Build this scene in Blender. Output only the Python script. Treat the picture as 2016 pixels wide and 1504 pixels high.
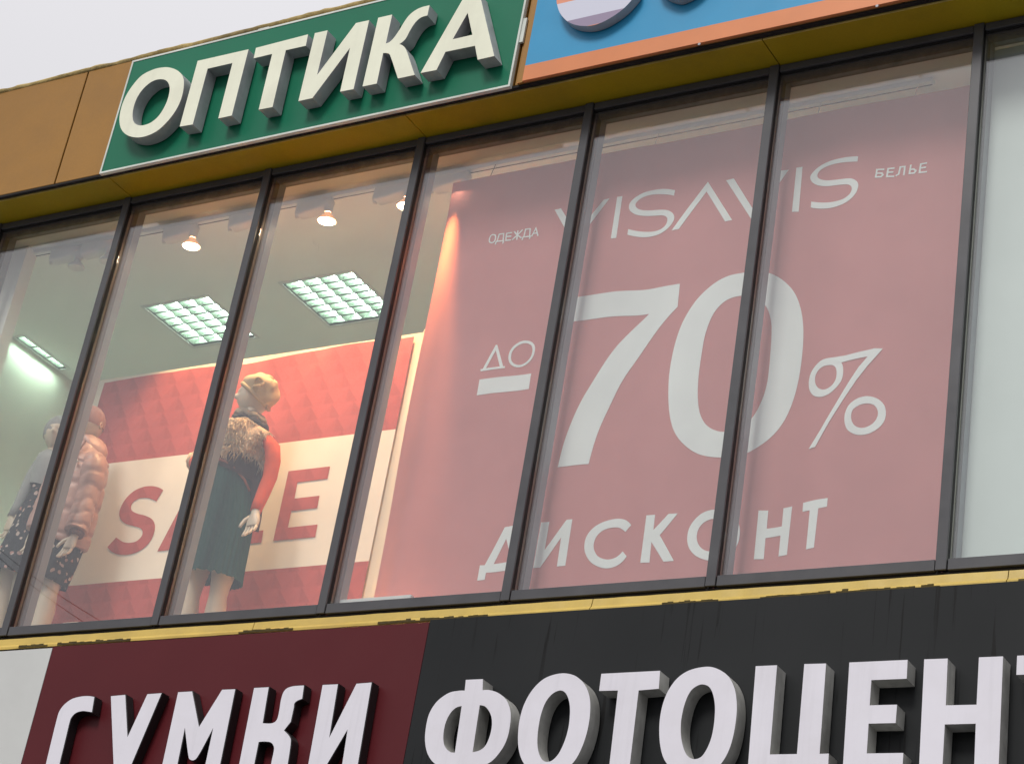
import bpy, bmesh, math, random
from mathutils import Vector, Matrix, noise
random.seed(7)
scene = bpy.context.scene
for o in list(bpy.data.objects): bpy.data.objects.remove(o)
COL = scene.collection
# ------------------------------------------------------------------ frame of reference
# All sizes are measured in window bays (one bay = 1.15 m); x runs along the facade, y into the shop, z up from the window sill.
S, Z0 = 1.15, 5.5
def W(x, y, z): return Vector((x*S, y*S, Z0 + z*S))
CAM = Vector((7.86186984, -7.25786465, -3.42292418)); FPX = 4198.179
R0 = Vector((0.8540996, 0.49583373, 0.15704388)); R1 = Vector((-0.11173649, 0.46981805, -0.87566315)); R2 = Vector((-0.50796538, 0.73035602, 0.45667413))
H = 2.6732                                                     # height of the glazing
def ray(px, py): return R0*((px-1008)/FPX) + R1*((py-752)/FPX) + R2
def onY(px, py, Y):                                            # surveyed point of the photograph on the plane y = Y
    d = ray(px, py); return CAM + d*((Y-CAM.y)/d.y)
def onZ(px, py, Z):
    d = ray(px, py); return CAM + d*((Z-CAM.z)/d.z)
# ------------------------------------------------------------------ camera
cd = bpy.data.cameras.new('camera'); cam = bpy.data.objects.new('camera', cd); COL.objects.link(cam)
cd.sensor_width = 36; cd.lens = FPX/2016*36; cd.clip_end = 2000; cd.clip_start = .1
M = Matrix((R0, -R1, -R2)).transposed().to_4x4(); M.translation = W(*CAM)
cam.matrix_world = M; scene.camera = cam
# ------------------------------------------------------------------ world, sun, exposure
wd = bpy.data.worlds.new('World'); scene.world = wd; wd.use_nodes = True
nt = wd.node_tree; nt.nodes.clear()
to_sun = Vector((-.04, -.70, .71)).normalized()
sky = nt.nodes.new('ShaderNodeTexSky'); sky.sky_type = 'NISHITA'; sky.sun_disc = False
sky.sun_elevation = math.asin(to_sun.z); sky.sun_rotation = math.atan2(to_sun.x, to_sun.y)
sky.dust_density = 4.0; sky.air_density = 1.0
bg1 = nt.nodes.new('ShaderNodeBackground'); bg1.inputs[1].default_value = .05
bg2 = nt.nodes.new('ShaderNodeBackground'); bg2.inputs[0].default_value = (.71, .70, .725, 1); bg2.inputs[1].default_value = 1.0
tcw = nt.nodes.new('ShaderNodeTexCoord'); sxw = nt.nodes.new('ShaderNodeSeparateXYZ'); nt.links.new(tcw.outputs['Generated'], sxw.inputs[0])
mr = nt.nodes.new('ShaderNodeMapRange'); mr.inputs[1].default_value = 0; mr.inputs[2].default_value = 1; mr.inputs[3].default_value = .44; mr.inputs[4].default_value = 1.32; nt.links.new(sxw.outputs[2], mr.inputs[0]); nt.links.new(mr.outputs[0], bg2.inputs[1])   # overcast sky: zenith three times the horizon
mx = nt.nodes.new('ShaderNodeMixShader'); mx.inputs[0].default_value = .93
wo = nt.nodes.new('ShaderNodeOutputWorld')
nt.links.new(sky.outputs[0], bg1.inputs[0]); nt.links.new(bg1.outputs[0], mx.inputs[1]); nt.links.new(bg2.outputs[0], mx.inputs[2]); nt.links.new(mx.outputs[0], wo.inputs[0])
sd = bpy.data.lights.new('sun', 'SUN'); sd.energy = 1.5; sd.angle = math.radians(18); sd.color = (1, .975, .94)
sun = bpy.data.objects.new('sun', sd); COL.objects.link(sun); sun.rotation_euler = to_sun.to_track_quat('Z', 'Y').to_euler(); sun.location = (0, -20, 40)
vs = scene.view_settings; vs.view_transform = 'Standard'; vs.look = 'None'; vs.exposure = 0.35; vs.gamma = 1; vs.use_curve_mapping = False
scene.render.engine = 'CYCLES'
scene.cycles.max_bounces = 10; scene.cycles.transparent_max_bounces = 16

# ------------------------------------------------------------------ materials
def N(t, kind, **kw):
    n = t.nodes.new('ShaderNode'+kind)
    for k, v in kw.items(): setattr(n, k, v)
    return n
def math_(t, op, a, b=None, clamp=False):
    n = N(t, 'Math', operation=op); n.use_clamp = clamp
    for i, v in enumerate((a, b)):
        if v is None: continue
        if isinstance(v, (int, float)): n.inputs[i].default_value = v
        else: t.links.new(v, n.inputs[i])
    return n.outputs[0]
def mixc(t, fac, a, b):
    n = N(t, 'Mix', data_type='RGBA')
    for sock, v in ((n.inputs[0], fac), (n.inputs[6], a), (n.inputs[7], b)):
        if isinstance(v, (int, float)): sock.default_value = v
        elif isinstance(v, tuple): sock.default_value = v if len(v) == 4 else (*v, 1)
        else: t.links.new(v, sock)
    return n.outputs[2]
def noise_(t, vec, scale, detail=4, rough=.55):
    n = N(t, 'TexNoise'); n.inputs['Scale'].default_value = scale; n.inputs['Detail'].default_value = detail; n.inputs['Roughness'].default_value = rough
    if vec is not None: t.links.new(vec, n.inputs['Vector'])
    return n.outputs[0]
def ramp(t, v, a, b):
    n = N(t, 'MapRange'); n.inputs[1].default_value = a; n.inputs[2].default_value = b; t.links.new(v, n.inputs[0]); return n.outputs[0]
def scaled(t, vec, sx, sy, sz):
    n = N(t, 'Mapping'); n.inputs['Scale'].default_value = (sx, sy, sz); t.links.new(vec, n.inputs[0]); return n.outputs[0]
MATS = {}
def mat(name, col, rough=.5, var=.08, vscale=3, bump=.0, bscale=60, metal=0, dirt=None, spec=.5, streak=0, fine=.0):
    """principled surface with broad colour variation, optional grime (colour, amount) and fine relief"""
    if name in MATS: return MATS[name]
    m = bpy.data.materials.new(name); m.use_nodes = True; t = m.node_tree; b = t.nodes['Principled BSDF']
    geo = N(t, 'NewGeometry'); pos = geo.outputs['Position']
    n1 = noise_(t, pos, vscale); lo = tuple(c*(1-var) for c in col); hi = tuple(min(1, c*(1+var)) for c in col)
    c = mixc(t, ramp(t, n1, .3, .7), lo, hi)
    if fine:
        n3 = noise_(t, pos, 90, 3); c = mixc(t, math_(t, 'MULTIPLY', ramp(t, n3, .4, .75), fine), c, tuple(x*.55 for x in col))
    if dirt:
        n2 = noise_(t, pos, 1.7, 8, .7); c = mixc(t, math_(t, 'MULTIPLY', ramp(t, n2, .48, .75), dirt[1]), c, dirt[0])
    if streak:
        n4 = noise_(t, scaled(t, pos, 14, 14, .5), 1.6, 5, .6); c = mixc(t, math_(t, 'MULTIPLY', ramp(t, n4, .52, .8), streak), c, tuple(x*.35 for x in col))
    t.links.new(c, b.inputs['Base Color'])
    r = ramp(t, noise_(t, pos, 5, 5), .2, .8); t.links.new(math_(t, 'ADD', math_(t, 'MULTIPLY', r, .16), rough-.08), b.inputs['Roughness'])
    b.inputs['Metallic'].default_value = metal; b.inputs['Specular IOR Level'].default_value = spec
    if bump:
        bp = N(t, 'Bump'); bp.inputs['Strength'].default_value = bump; bp.inputs['Distance'].default_value = .01
        t.links.new(noise_(t, pos, bscale, 5), bp.inputs['Height']); t.links.new(bp.outputs[0], b.inputs['Normal'])
    MATS[name] = m; return m
def emit(name, col, strength):
    m = bpy.data.materials.new(name); m.use_nodes = True; t = m.node_tree; b = t.nodes['Principled BSDF']
    b.inputs['Base Color'].default_value = (*col, 1); b.inputs['Emission Color'].default_value = (*col, 1); b.inputs['Emission Strength'].default_value = strength
    MATS[name] = m; return m

m_ochre = mat('ochre_cladding', (.345, .162, .017), .42, .10, .9, .05, 25, dirt=((.22, .11, .02), .35), fine=.18)
m_soffit = mat('olive_soffit', (.42, .305, .004), .55, .08, 1.2, .05, 25, dirt=((.14, .11, .01), .35), fine=.2, spec=.3)
m_lip = mat('soffit_edge', (.62, .47, .13), .6, .2, 9, .2, 60, dirt=((.08, .05, .02), .8))
m_coping = mat('coping_sealant', (.46, .34, .13), .8, .28, 14, .7, 45, dirt=((.12, .09, .05), .8), fine=.4)
m_shade = mat('painted_shade', (.012, .009, .008), .9)
m_wall = mat('render_wall', (.30, .28, .25), .8, .1, 2, .2, 40)
m_green = mat('green_board', (.004, .160, .082), .40, .05, 1.3, .02, 200, dirt=((.01, .12, .07), .25), spec=.3)
m_trim = mat('white_trim', (.72, .76, .70), .4, .05, 8, dirt=((.25, .24, .2), .5))
m_cream = mat('cream_face', (.87, .88, .70), .38, .05, 4, dirt=((.60, .57, .45), .25), streak=.10)
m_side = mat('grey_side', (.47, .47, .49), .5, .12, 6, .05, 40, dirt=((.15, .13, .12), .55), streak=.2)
m_blue = mat('blue_board', (.030, .30, .55), .35, .05, 1.5, .02, 100, dirt=((.05, .22, .40), .2))
m_orange = mat('orange_border', (.72, .24, .085), .4, .05, 3, dirt=((.5, .2, .1), .3))
m_flash = mat('yellow_flashing', (.58, .41, .088), .45, .10, 5, .15, 14, dirt=((.45, .30, .09), .5), fine=.12)
m_maroon = mat('maroon_board', (.095, .010, .014), .42, .06, 1.5, .02, 150, spec=.25)
m_white = mat('white_board', (.60, .61, .59), .35, .04, 1.2, dirt=((.45, .45, .43), .25))
m_wletter = mat('white_letter_face', (.76, .74, .80), .42, .03, 3, dirt=((.6, .57, .58), .3), streak=.14)
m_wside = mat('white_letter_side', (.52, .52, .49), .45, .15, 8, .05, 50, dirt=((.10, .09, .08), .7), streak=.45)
m_bside = mat('black_letter_side', (.012, .011, .012), .45, .1)
m_frame = mat('anthracite_frame', (.072, .072, .078), .36, .12, 5, .02, 80, dirt=((.11, .10, .09), .3))
m_gasket = mat('black_gasket', (.008, .007, .007), .7)
m_inner1 = mat('inner_frame_taupe', (.125, .12, .115), .5, .08, 6, spec=.25)
m_inner2 = mat('inner_post_grey', (.27, .295, .31), .42, .06, 6, spec=.35)
m_spacer = mat('spacer_bar', (.30, .27, .23), .35, .05, 6, spec=.3)
m_ceil = mat('shop_ceiling', (.86, .88, .83), .8, .03, 1)
m_iwall = mat('shop_wall', (.87, .87, .79), .7, .04, 1.5)
m_cwall = mat('cream_display_wall', (.74, .66, .52), .6, .04, 2)
m_floor = mat('shop_floor', (.74, .73, .69), .4, .1, 2)
m_screen = mat('white_screen', (.66, .73, .69), .6, .03, .8)
m_plastic = mat('white_plastic', (.70, .72, .69), .4, .04, 9)
m_skin = mat('mannequin_shell', (.68, .56, .42), .38, .05, 5)
m_ground = mat('asphalt', (.10, .10, .105), .9, .2, .8, .4, 30)
m_block = mat('block_render', (.20, .19, .18), .9, .15, .3)
m_blockwin = mat('block_window', (.04, .05, .06), .15, .1, 1)
m_cable = mat('cable_sheath', (.01, .01, .01), .6)

# charcoal board with rain streaks
m_char = bpy.data.materials.new('charcoal_board'); m_char.use_nodes = True; t = m_char.node_tree; b = t.nodes['Principled BSDF']
pos = N(t, 'NewGeometry').outputs['Position']
v = noise_(t, scaled(t, pos, 17, 1, .6), 2.2, 3, .5); w_ = noise_(t, scaled(t, pos, 1, 1, 1), 1.3, 3)
st = math_(t, 'MULTIPLY', ramp(t, v, .605, .64), ramp(t, w_, .40, .55))
c = mixc(t, ramp(t, noise_(t, pos, 1.1, 5), .3, .7), (.014, .0155, .0165), (.019, .0205, .0215))
t.links.new(mixc(t, st, c, (.006, .006, .006)), b.inputs['Base Color']); b.inputs['Roughness'].default_value = .42
b.inputs['Specular IOR Level'].default_value = .2

# glass: transparent with mirror coat growing towards grazing, a little grime under the top rail
m_glass = bpy.data.materials.new('window_glass'); m_glass.use_nodes = True; t = m_glass.node_tree; t.nodes.clear()
lw = N(t, 'LayerWeight'); lw.inputs[0].default_value = .5
f5 = math_(t, 'POWER', lw.outputs['Facing'], 5); fac = math_(t, 'ADD', math_(t, 'MULTIPLY', f5, .88), .098, True)
tr = N(t, 'BsdfTransparent'); tr.inputs[0].default_value = (.985, .992, .988, 1)
gl = N(t, 'BsdfGlossy'); gl.inputs['Roughness'].default_value = 0; gl.inputs['Color'].default_value = (.97, .98, 1, 1)
mix1 = N(t, 'MixShader'); t.links.new(fac, mix1.inputs[0]); t.links.new(tr.outputs[0], mix1.inputs[1]); t.links.new(gl.outputs[0], mix1.inputs[2])
tc = N(t, 'TexCoord'); sx = N(t, 'SeparateXYZ'); t.links.new(tc.outputs['Generated'], sx.inputs[0])
pos = N(t, 'NewGeometry').outputs['Position']
edge = math_(t, 'ADD', sx.outputs[2], math_(t, 'MULTIPLY', math_(t, 'SUBTRACT', noise_(t, pos, 7, 6, .7), .5), .030))
gr = math_(t, 'MULTIPLY', ramp(t, edge, .972, .992), .62)
film = math_(t, 'MULTIPLY', ramp(t, noise_(t, pos, 1.4, 6, .65), .4, .75), .018)
gr = math_(t, 'ADD', gr, film, True)
df = N(t, 'BsdfDiffuse'); df.inputs[0].default_value = (.10, .09, .085, 1)
mix2 = N(t, 'MixShader'); t.links.new(gr, mix2.inputs[0]); t.links.new(mix1.outputs[0], mix2.inputs[1]); t.links.new(df.outputs[0], mix2.inputs[2])
out = N(t, 'OutputMaterial'); t.links.new(mix2.outputs[0], out.inputs[0])

def cloth(name, col, trans=.25, rough=.75, tri=None):
    m = bpy.data.materials.new(name); m.use_nodes = True; t = m.node_tree; b = t.nodes['Principled BSDF']; out = t.nodes['Material Output']
    pos = N(t, 'NewGeometry').outputs['Position']
    c = mixc(t, ramp(t, noise_(t, pos, 2.5, 4), .3, .7), tuple(x*.95 for x in col), tuple(min(1, x*1.05) for x in col))
    if tri:                                                     # printed rows of shaded triangles
        s = N(t, 'SeparateXYZ'); t.links.new(pos, s.inputs[0])
        u = math_(t, 'MULTIPLY', s.outputs[0], 1/tri); v = math_(t, 'MULTIPLY', s.outputs[2], 1/(tri*.62))
        row = math_(t, 'FLOOR', v); fu = math_(t, 'FRACT', math_(t, 'ADD', u, math_(t, 'MULTIPLY', row, .37))); fv = math_(t, 'FRACT', v)
        d = math_(t, 'ABSOLUTE', math_(t, 'SUBTRACT', math_(t, 'MULTIPLY', fu, 2), 1))
        up = math_(t, 'LESS_THAN', fv, math_(t, 'SUBTRACT', 1, d))
        half = math_(t, 'GREATER_THAN', fu, .5)
        k = math_(t, 'ADD', math_(t, 'MULTIPLY', up, math_(t, 'ADD', math_(t, 'MULTIPLY', half, .5), .35)), math_(t, 'MULTIPLY', fv, .15))
        c = mixc(t, math_(t, 'MULTIPLY', k, .45), c, tuple(x*.55 for x in col))
    t.links.new(c, b.inputs['Base Color']); b.inputs['Roughness'].default_value = rough; b.inputs['Specular IOR Level'].default_value = .2
    if trans:
        ts = N(t, 'BsdfTranslucent'); t.links.new(c, ts.inputs[0]); ms = N(t, 'MixShader'); ms.inputs[0].default_value = trans
        t.links.new(b.outputs[0], ms.inputs[1]); t.links.new(ts.outputs[0], ms.inputs[2]); t.links.new(ms.outputs[0], out.inputs[0])
    return m
m_banner = cloth('red_banner_fabric', (.64, .27, .26), .15)
m_print = cloth('white_print', (.88, .92, .88), .08)
m_vinyl = cloth('red_vinyl', (.47, .108, .098), .0, .38, tri=.165)
m_vwhite = cloth('white_vinyl', (.80, .76, .66), .0, .45)

# ------------------------------------------------------------------ objects
def thing(name, label, cat, loc=(0, 0, 0), group=None):
    o = bpy.data.objects.new(name, None); COL.objects.link(o); o.location = W(*loc); o.empty_display_size = .1
    o['label'] = label; o['category'] = cat
    if group: o['group'] = group
    return o
def tag(o, label, cat, group=None):
    o['label'] = label; o['category'] = cat
    if group: o['group'] = group
    return o
def origin(o):
    p = Vector((0, 0, 0))
    while o is not None: p += o.location; o = o.parent
    return p
class MB:
    def __init__(s): s.v = []; s.f = []; s.m = []
    def add(s, vs, fs, mi=0):
        n = len(s.v); s.v += [Vector(v) for v in vs]; s.f += [[i+n for i in f] for f in fs]; s.m += [mi]*len(fs); return s
    def box(s, x0, x1, y0, y1, z0, z1, mi=0):
        return s.add([(x, y, z) for x in (x0, x1) for y in (y0, y1) for z in (z0, z1)],
                     [(0, 1, 3, 2), (4, 6, 7, 5), (0, 4, 5, 1), (2, 3, 7, 6), (0, 2, 6, 4), (1, 5, 7, 3)], mi)
    def tube(s, pts, rad, n=10, mi=0, flat=1.0, cap=True, fn=None):
        """tapered tube along pts (bay units); flat squashes the section along y"""
        pts = [Vector(p) for p in pts]; rings = []
        for i, p in enumerate(pts):
            d = (pts[min(i+1, len(pts)-1)]-pts[max(i-1, 0)]).normalized()
            a = d.cross(Vector((0, 1, 0)));
            if a.length < .2: a = d.cross(Vector((0, 0, 1)))
            a.normalize(); bb = d.cross(a).normalized()
            rings.append([p+(a*math.cos(2*math.pi*k/n)+bb*math.sin(2*math.pi*k/n)*flat)*(rad[i]*(fn(i, k) if fn else 1)) for k in range(n)])
        return s.loft(rings, mi, cap)
    def loft(s, rings, mi=0, cap=True):
        n = len(rings[0]); vs = [p for r in rings for p in r]
        fs = [(i*n+k, i*n+(k+1) % n, (i+1)*n+(k+1) % n, (i+1)*n+k) for i in range(len(rings)-1) for k in range(n)]
        if cap: fs += [tuple(range(n-1, -1, -1)), tuple((len(rings)-1)*n+k for k in range(n))]
        return s.add(vs, fs, mi)
    def build(s, name, mats, parent=None, smooth=False, bevel=0, raw=False):
        me = bpy.data.meshes.new(name); org = origin(parent) if parent else Vector((0, 0, 0))
        loc = Vector((0, 0, 0)); ws = [v if raw else W(*v) for v in s.v]
        if parent is None:
            loc = Vector((sum(v.x for v in ws)/len(ws), sum(v.y for v in ws)/len(ws), min(v.z for v in ws))); org = loc
        me.from_pydata([v-org for v in ws], [], s.f); mats = mats if isinstance(mats, (list, tuple)) else [mats]
        for m in mats: me.materials.append(m)
        for p, i in zip(me.polygons, s.m): p.material_index = i; p.use_smooth = smooth
        bm = bmesh.new(); bm.from_mesh(me); bmesh.ops.recalc_face_normals(bm, faces=bm.faces)
        if bevel: bmesh.ops.bevel(bm, geom=bm.edges[:], offset=bevel, segments=1, affect='EDGES', clamp_overlap=True)
        bm.to_mesh(me); bm.free(); me.update()
        o = bpy.data.objects.new(name, me); COL.objects.link(o); o.location = loc; o.parent = parent
        return o
def box(name, m, parent, *a, bevel=0): return MB().box(*a).build(name, m, parent, bevel=bevel)
def struct(o): o['kind'] = 'structure'; return o

# ------------------------------------------------------------------ the setting: street, shop building
g = bpy.data.meshes.new('ground'); g.from_pydata([(-600, -600, 0), (600, -600, 0), (600, 600, 0), (-600, 600, 0)], [], [(0, 1, 2, 3)]); g.materials.append(m_ground)
go = bpy.data.objects.new('ground', g); COL.objects.link(go); struct(go)

XL, XR = -3.02, 7.02
FY = -.22                                                       # face of the fascia
bld = thing('shop_building', 'shop building with ochre clad fascia, olive soffit and yellow flashing', 'building', (2, .6, -4.78))
box('wall', m_wall, bld, XL, XR, .10, .28, -4.78, -.10)
box('wall', m_wall, bld, XL, XR, -.15, .30, H+.0125, 3.44)
box('shade_strip', m_shade, bld, XL, XR, -.2172, -.1955, 2.6795, 2.6925)  # dark strips stand in for the shade between fascia and soffit
box('shade_strip', m_shade, bld, XL, XR, -.194, -.1505, H+.0128, 2.72)
box('roof', m_wall, bld, XL, XR, .305, 5.6, 3.20, 3.40)
box('end_wall', m_wall, bld, XL-.1, XL-.002, -.19, 5.6, -4.78, 3.44)
box('end_wall', m_wall, bld, XR+.002, XR+.1, -.19, 5.6, -4.78, 3.44)
box('rear_wall', m_wall, bld, XL, XR, 5.605, 5.8, -4.78, 3.44)
x = -2.44
while x < XR:                                                   # cassette panels of the fascia
    a, c2 = max(x+.006, XL), min(x+1.02-.006, XR)
    box('cladding_panel', m_ochre, bld, a, c2, FY+.002, FY+.03, 2.694, 3.482, bevel=.003); x += 1.02
for i, x in enumerate(range(-4, 8, 2)):
    a, c2 = max(x+.003, XL), min(x+2-.003, XR)
    if c2 > a:
        box('soffit_panel', m_soffit, bld, a, c2, -.188, .03, H+.001, H+.011)
        # ragged front edge of the soffit sheet
        mb = MB(); n = 60; top = []; bot = []
        for k in range(n+1):
            xx = a+(c2-a)*k/n; h = .010+.007*noise.noise(Vector((xx*9, 0, 1)))+.004*noise.noise(Vector((xx*41, 3, 1)))
            top.append((xx, -.1925, H+h+.003)); bot.append((xx, -.1925, H))
        for k in range(n):
            mb.add([bot[k], bot[k+1], top[k+1], top[k], *[(p[0], -.1885, p[2]) for p in (bot[k], bot[k+1], top[k+1], top[k])]],
                   [(0, 1, 2, 3), (7, 6, 5, 4), (0, 4, 5, 1), (3, 2, 6, 7)])
        mb.build('soffit_edge', m_lip, bld)
# lumpy sealed coping on top of the fascia
mb = MB(); rings = []; n = 260
for k in range(n+1):
    xx = XL+(XR-XL)*k/n; ring = []
    w1 = .95+.16*noise.noise(Vector((xx*3, 0, 0)))+.14*noise.noise(Vector((xx*13, 4, 0)))
    for q in range(10):
        a = 2*math.pi*q/10; r = 1+.13*noise.noise(Vector((xx*11, q*1.3, 7)))
        ring.append((xx, FY+.05+.062*math.cos(a)*w1*r, 3.498+.026*math.sin(a)*r*(.75+.25*w1)))
    rings.append(ring)
mb.loft(rings).build('coping', m_coping, bld, smooth=True)
# yellow flashing under the glazing, in lengths
x = XL
for k, xe in enumerate((-2.0, -.2, 1.62, 3.44, 5.26, XR)):
    a, c2 = x+.002, xe-.002; n = 80; mb = MB(); rows = []
    for q in range(n+1):
        xx = a+(c2-a)*q/n
        wob = .006*noise.noise(Vector((xx*2.3, 1, 1)))+.003*noise.noise(Vector((xx*11, 5, 1)))
        low = -.083+.003*noise.noise(Vector((xx*7, 9, 2)))
        rows.append([(xx, .02, -.024), (xx, -.018+wob, -.029), (xx, -.024+wob, -.066), (xx, -.036, -.079+.2*wob), (xx, -.036, low-.008), (xx, -.030, low-.008), (xx, -.016, -.068), (xx, .02, -.05)])
    mb.loft(rows).build('sill_flashing', m_flash, bld); x = xe
# grime patches stuck along the drip edge of the flashing
m_grime = mat('grime', (.07, .05, .012), .9, .4, 20)
mb = MB(); x = -1.0
while x < 5.6:
    L = random.uniform(.15, .9)
    if random.random() < .8:
        n = max(6, int(L*40)); 
        for q in range(n):
            xa = x+L*q/n; xb = x+L*(q+1)/n; h = .016*max(.15, .7+.8*noise.noise(Vector((xa*23, 2, 4))))
            z = -.0905+.003*noise.noise(Vector((xa*7, 9, 2)))+.002
            mb.box(xa, xb, -.0392, -.0368, z, z+h)
    x += L+random.uniform(.05, .5)
go = mb.build('flashing_grime', m_grime, bld); go['kind'] = 'stuff'

# ------------------------------------------------------------------ ribbon window
win = thing('ribbon_window', 'long anthracite framed ribbon window of tall glass bays', 'window', (2, .05, 0))
CW = .0455; YG = .031
for k in range(-3, 8):
    xr = float(k)
    if xr-CW < XL: continue
    cap = box('mullion', m_frame, win, xr-CW, xr, 0, .012, .003, H-.001, bevel=.002)
    box('gasket', m_gasket, cap, xr-CW+.003, xr-.0005, .0125, .0375, .01, H-.004)
    box('spacer_bar', m_spacer, cap, xr-CW+.002, xr+.0005, .038, .0515, .03, H-.03)
    box('inner_frame', m_inner1, cap, xr-CW+.001, xr+.001, .052, .0945, .03, H-.03)
    box('inner_post', m_inner2, cap, xr-CW, xr+.0015, .095, .147, -.02, H-.02)
box('base_closer', m_gasket, win, XL, XR, .0225, .0365, -.0235, .0022)
for k in range(-3, 7):
    a, c2 = k+.004, k+1-CW-.004
    if k == -3: a = XL+.02
    tr_ = box('top_rail', m_frame, win, a, c2, .008, .022, H-.040, H-.002, bevel=.002)
    box('gasket', m_gasket, tr_, a, c2, .0225, .0305, H-.048, H-.004)
    box('inner_frame', m_inner1, tr_, a, c2, .0375, .0945, H-.050, H-.004)
    box('inner_transom', m_inner2, tr_, a, c2, .095, .147, H-.030, H-.004)
    br = box('bottom_rail', m_frame, win, a, c2, .005, .022, .003, .051, bevel=.002)
    box('gasket', m_gasket, br, a, c2, .0225, .0305, .006, .053)
    box('inner_sill', m_inner2, br, a, c2, .0375, .26, -.01, .030)
    p = MB().box(k+.002-(.0 if k > -3 else -.05), k+1-CW-.002, YG, YG+.006, .045, H-.036).build('glass_pane', m_glass, win)

# ------------------------------------------------------------------ inside the shop
ZC, ZF = 2.64, -.05
shop = thing('shop_interior', 'bright shop interior with pale walls and grey white ceiling behind the glass', 'room', (2, 2.5, ZF))
fix = [(-.72, -.21, 1.01, 1.525), (.345, .865, 1.008, 1.53), (-1.885, -1.80, 1.10, 1.55)]
xs = sorted({XL+.05, XR-.05, *[q for f in fix for q in f[:2]]}); ys = sorted({.148, 5.5, *[q for f in fix for q in f[2:]]})
mb = MB()
for i in range(len(xs)-1):
    for j in range(len(ys)-1):
        cx, cy = (xs[i]+xs[i+1])/2, (ys[j]+ys[j+1])/2
        if any(f[0] < cx < f[1] and f[2] < cy < f[3] for f in fix): continue
        mb.add([(xs[i], ys[j], ZC), (xs[i+1], ys[j], ZC), (xs[i+1], ys[j+1], ZC), (xs[i], ys[j+1], ZC)], [(0, 1, 2, 3)])
mb.box(XL+.05, XR-.05, .31, 5.5, ZC+.30, ZC+.33)
mb.build('ceiling', m_ceil, shop)
box('floor', m_floor, shop, XL+.05, XR-.05, .265, 5.5, ZF-.06, ZF)
box('left_wall', m_iwall, shop, -1.99, -1.905, .30, 5.4, ZF, ZC-.002)
box('right_wall', m_iwall, shop, 5.35, 5.42, .30, 5.4, ZF, ZC-.002)
box('back_wall', m_iwall, shop, -1.90, 5.34, 5.30, 5.38, ZF, ZC-.002)
box('pier', m_iwall, shop, -1.60, -.965, .215, .30, ZF, ZC-.004)
box('pier', m_iwall, shop, -1.90, -1.17, .13, .212, ZF, ZC-.004)

# cream display wall that carries the sale banner
DY = .66
dw = thing('display_wall', 'cream display partition standing behind the mannequins', 'partition', (.58, DY+.03, ZF))
box('panel', m_cwall, dw, -.565, 1.738, DY+.004, DY+.05, ZF, 1.912, bevel=.003)
box('edge_post', m_cwall, dw, 1.7405, 1.775, DY-.012, DY+.055, ZF, 1.916, bevel=.003)

# white screen standing behind the far right pane
scr = thing('window_screen', 'plain white roller screen filling the bay past the big red banner', 'screen', (5.6, .24, 0))
box('screen', m_screen, scr, 4.972, 6.6, .156, .161, .052, ZC-.01)
box('bottom_bar', m_plastic, scr, 4.972, 6.6, .150, .167, .031, .0515)
# sheets lying on the inner sill
tag(box('sill_board', m_plastic, None, 1.985, 2.40, .10, .20, .0305, .112, bevel=.002), 'white board lying on the inner sill below the red banner', 'board')
tag(box('sill_board', m_cwall, None, .27, .37, .10, .17, .0305, .098, bevel=.002), 'small cream slip on the inner sill by the pink jacket mannequin', 'board')

# ------------------------------------------------------------------ lettering
def path(x0, y0, s, pts, Y, closed=True, sub=6):
    """surveyed outline: (x, y) corners and (x, y, 1) smooth points of an enlarged view -> (x, z) on the plane y = Y"""
    P = [onY(x0+p[0]/s, y0+p[1]/s, Y) for p in pts]; P = [Vector((p.x, p.z)) for p in P]; sm = [len(p) > 2 for p in pts]; n = len(P); out = []
    def tan(i): return (P[(i+1) % n]-P[i-1])*.5
    for i in range(n if closed else n-1):
        j = (i+1) % n; a, b = P[i], P[j]
        if not sm[i] and not sm[j]: out.append(a); continue
        ma = tan(i) if sm[i] else None; mb_ = tan(j) if sm[j] else None
        if ma is None: ma = (b-a)*1.5-mb_*.5
        if mb_ is None: mb_ = (b-a)*1.5-ma*.5
        for q in range(sub):
            t = q/sub; t2, t3 = t*t, t*t*t
            out.append(a*(2*t3-3*t2+1)+ma*(t3-2*t2+t)+b*(-2*t3+3*t2)+mb_*(t3-t2))
    if not closed: out.append(P[-1])
    return out
def ringp(pts): return [(p[0], p[1], 1) for p in pts]
def stroke(pl, w, closed=False):
    """ribbon polygons of width w round a polyline of (x, z)"""
    n = len(pl); L, Rr = [], []
    for i, p in enumerate(pl):
        a = pl[i-1] if (i or closed) else p; c = pl[(i+1) % n] if (i < n-1 or closed) else p
        d1 = (p-a).normalized() if (p-a).length > 1e-9 else None; d2 = (c-p).normalized() if (c-p).length > 1e-9 else None
        d1 = d1 or d2; d2 = d2 or d1; nn = Vector((-(d1.y+d2.y), d1.x+d2.x)).normalized(); k = 1/max(.45, nn.dot(Vector((-d1.y, d1.x))))
        q = p
        if not closed and i == 0: q = p-d2*w*.5
        if not closed and i == n-1: q = p+d1*w*.5
        L.append(q+nn*w*.5*k); Rr.append(q-nn*w*.5*k)
    return [L, Rr] if closed else [L+Rr[::-1]]
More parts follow.
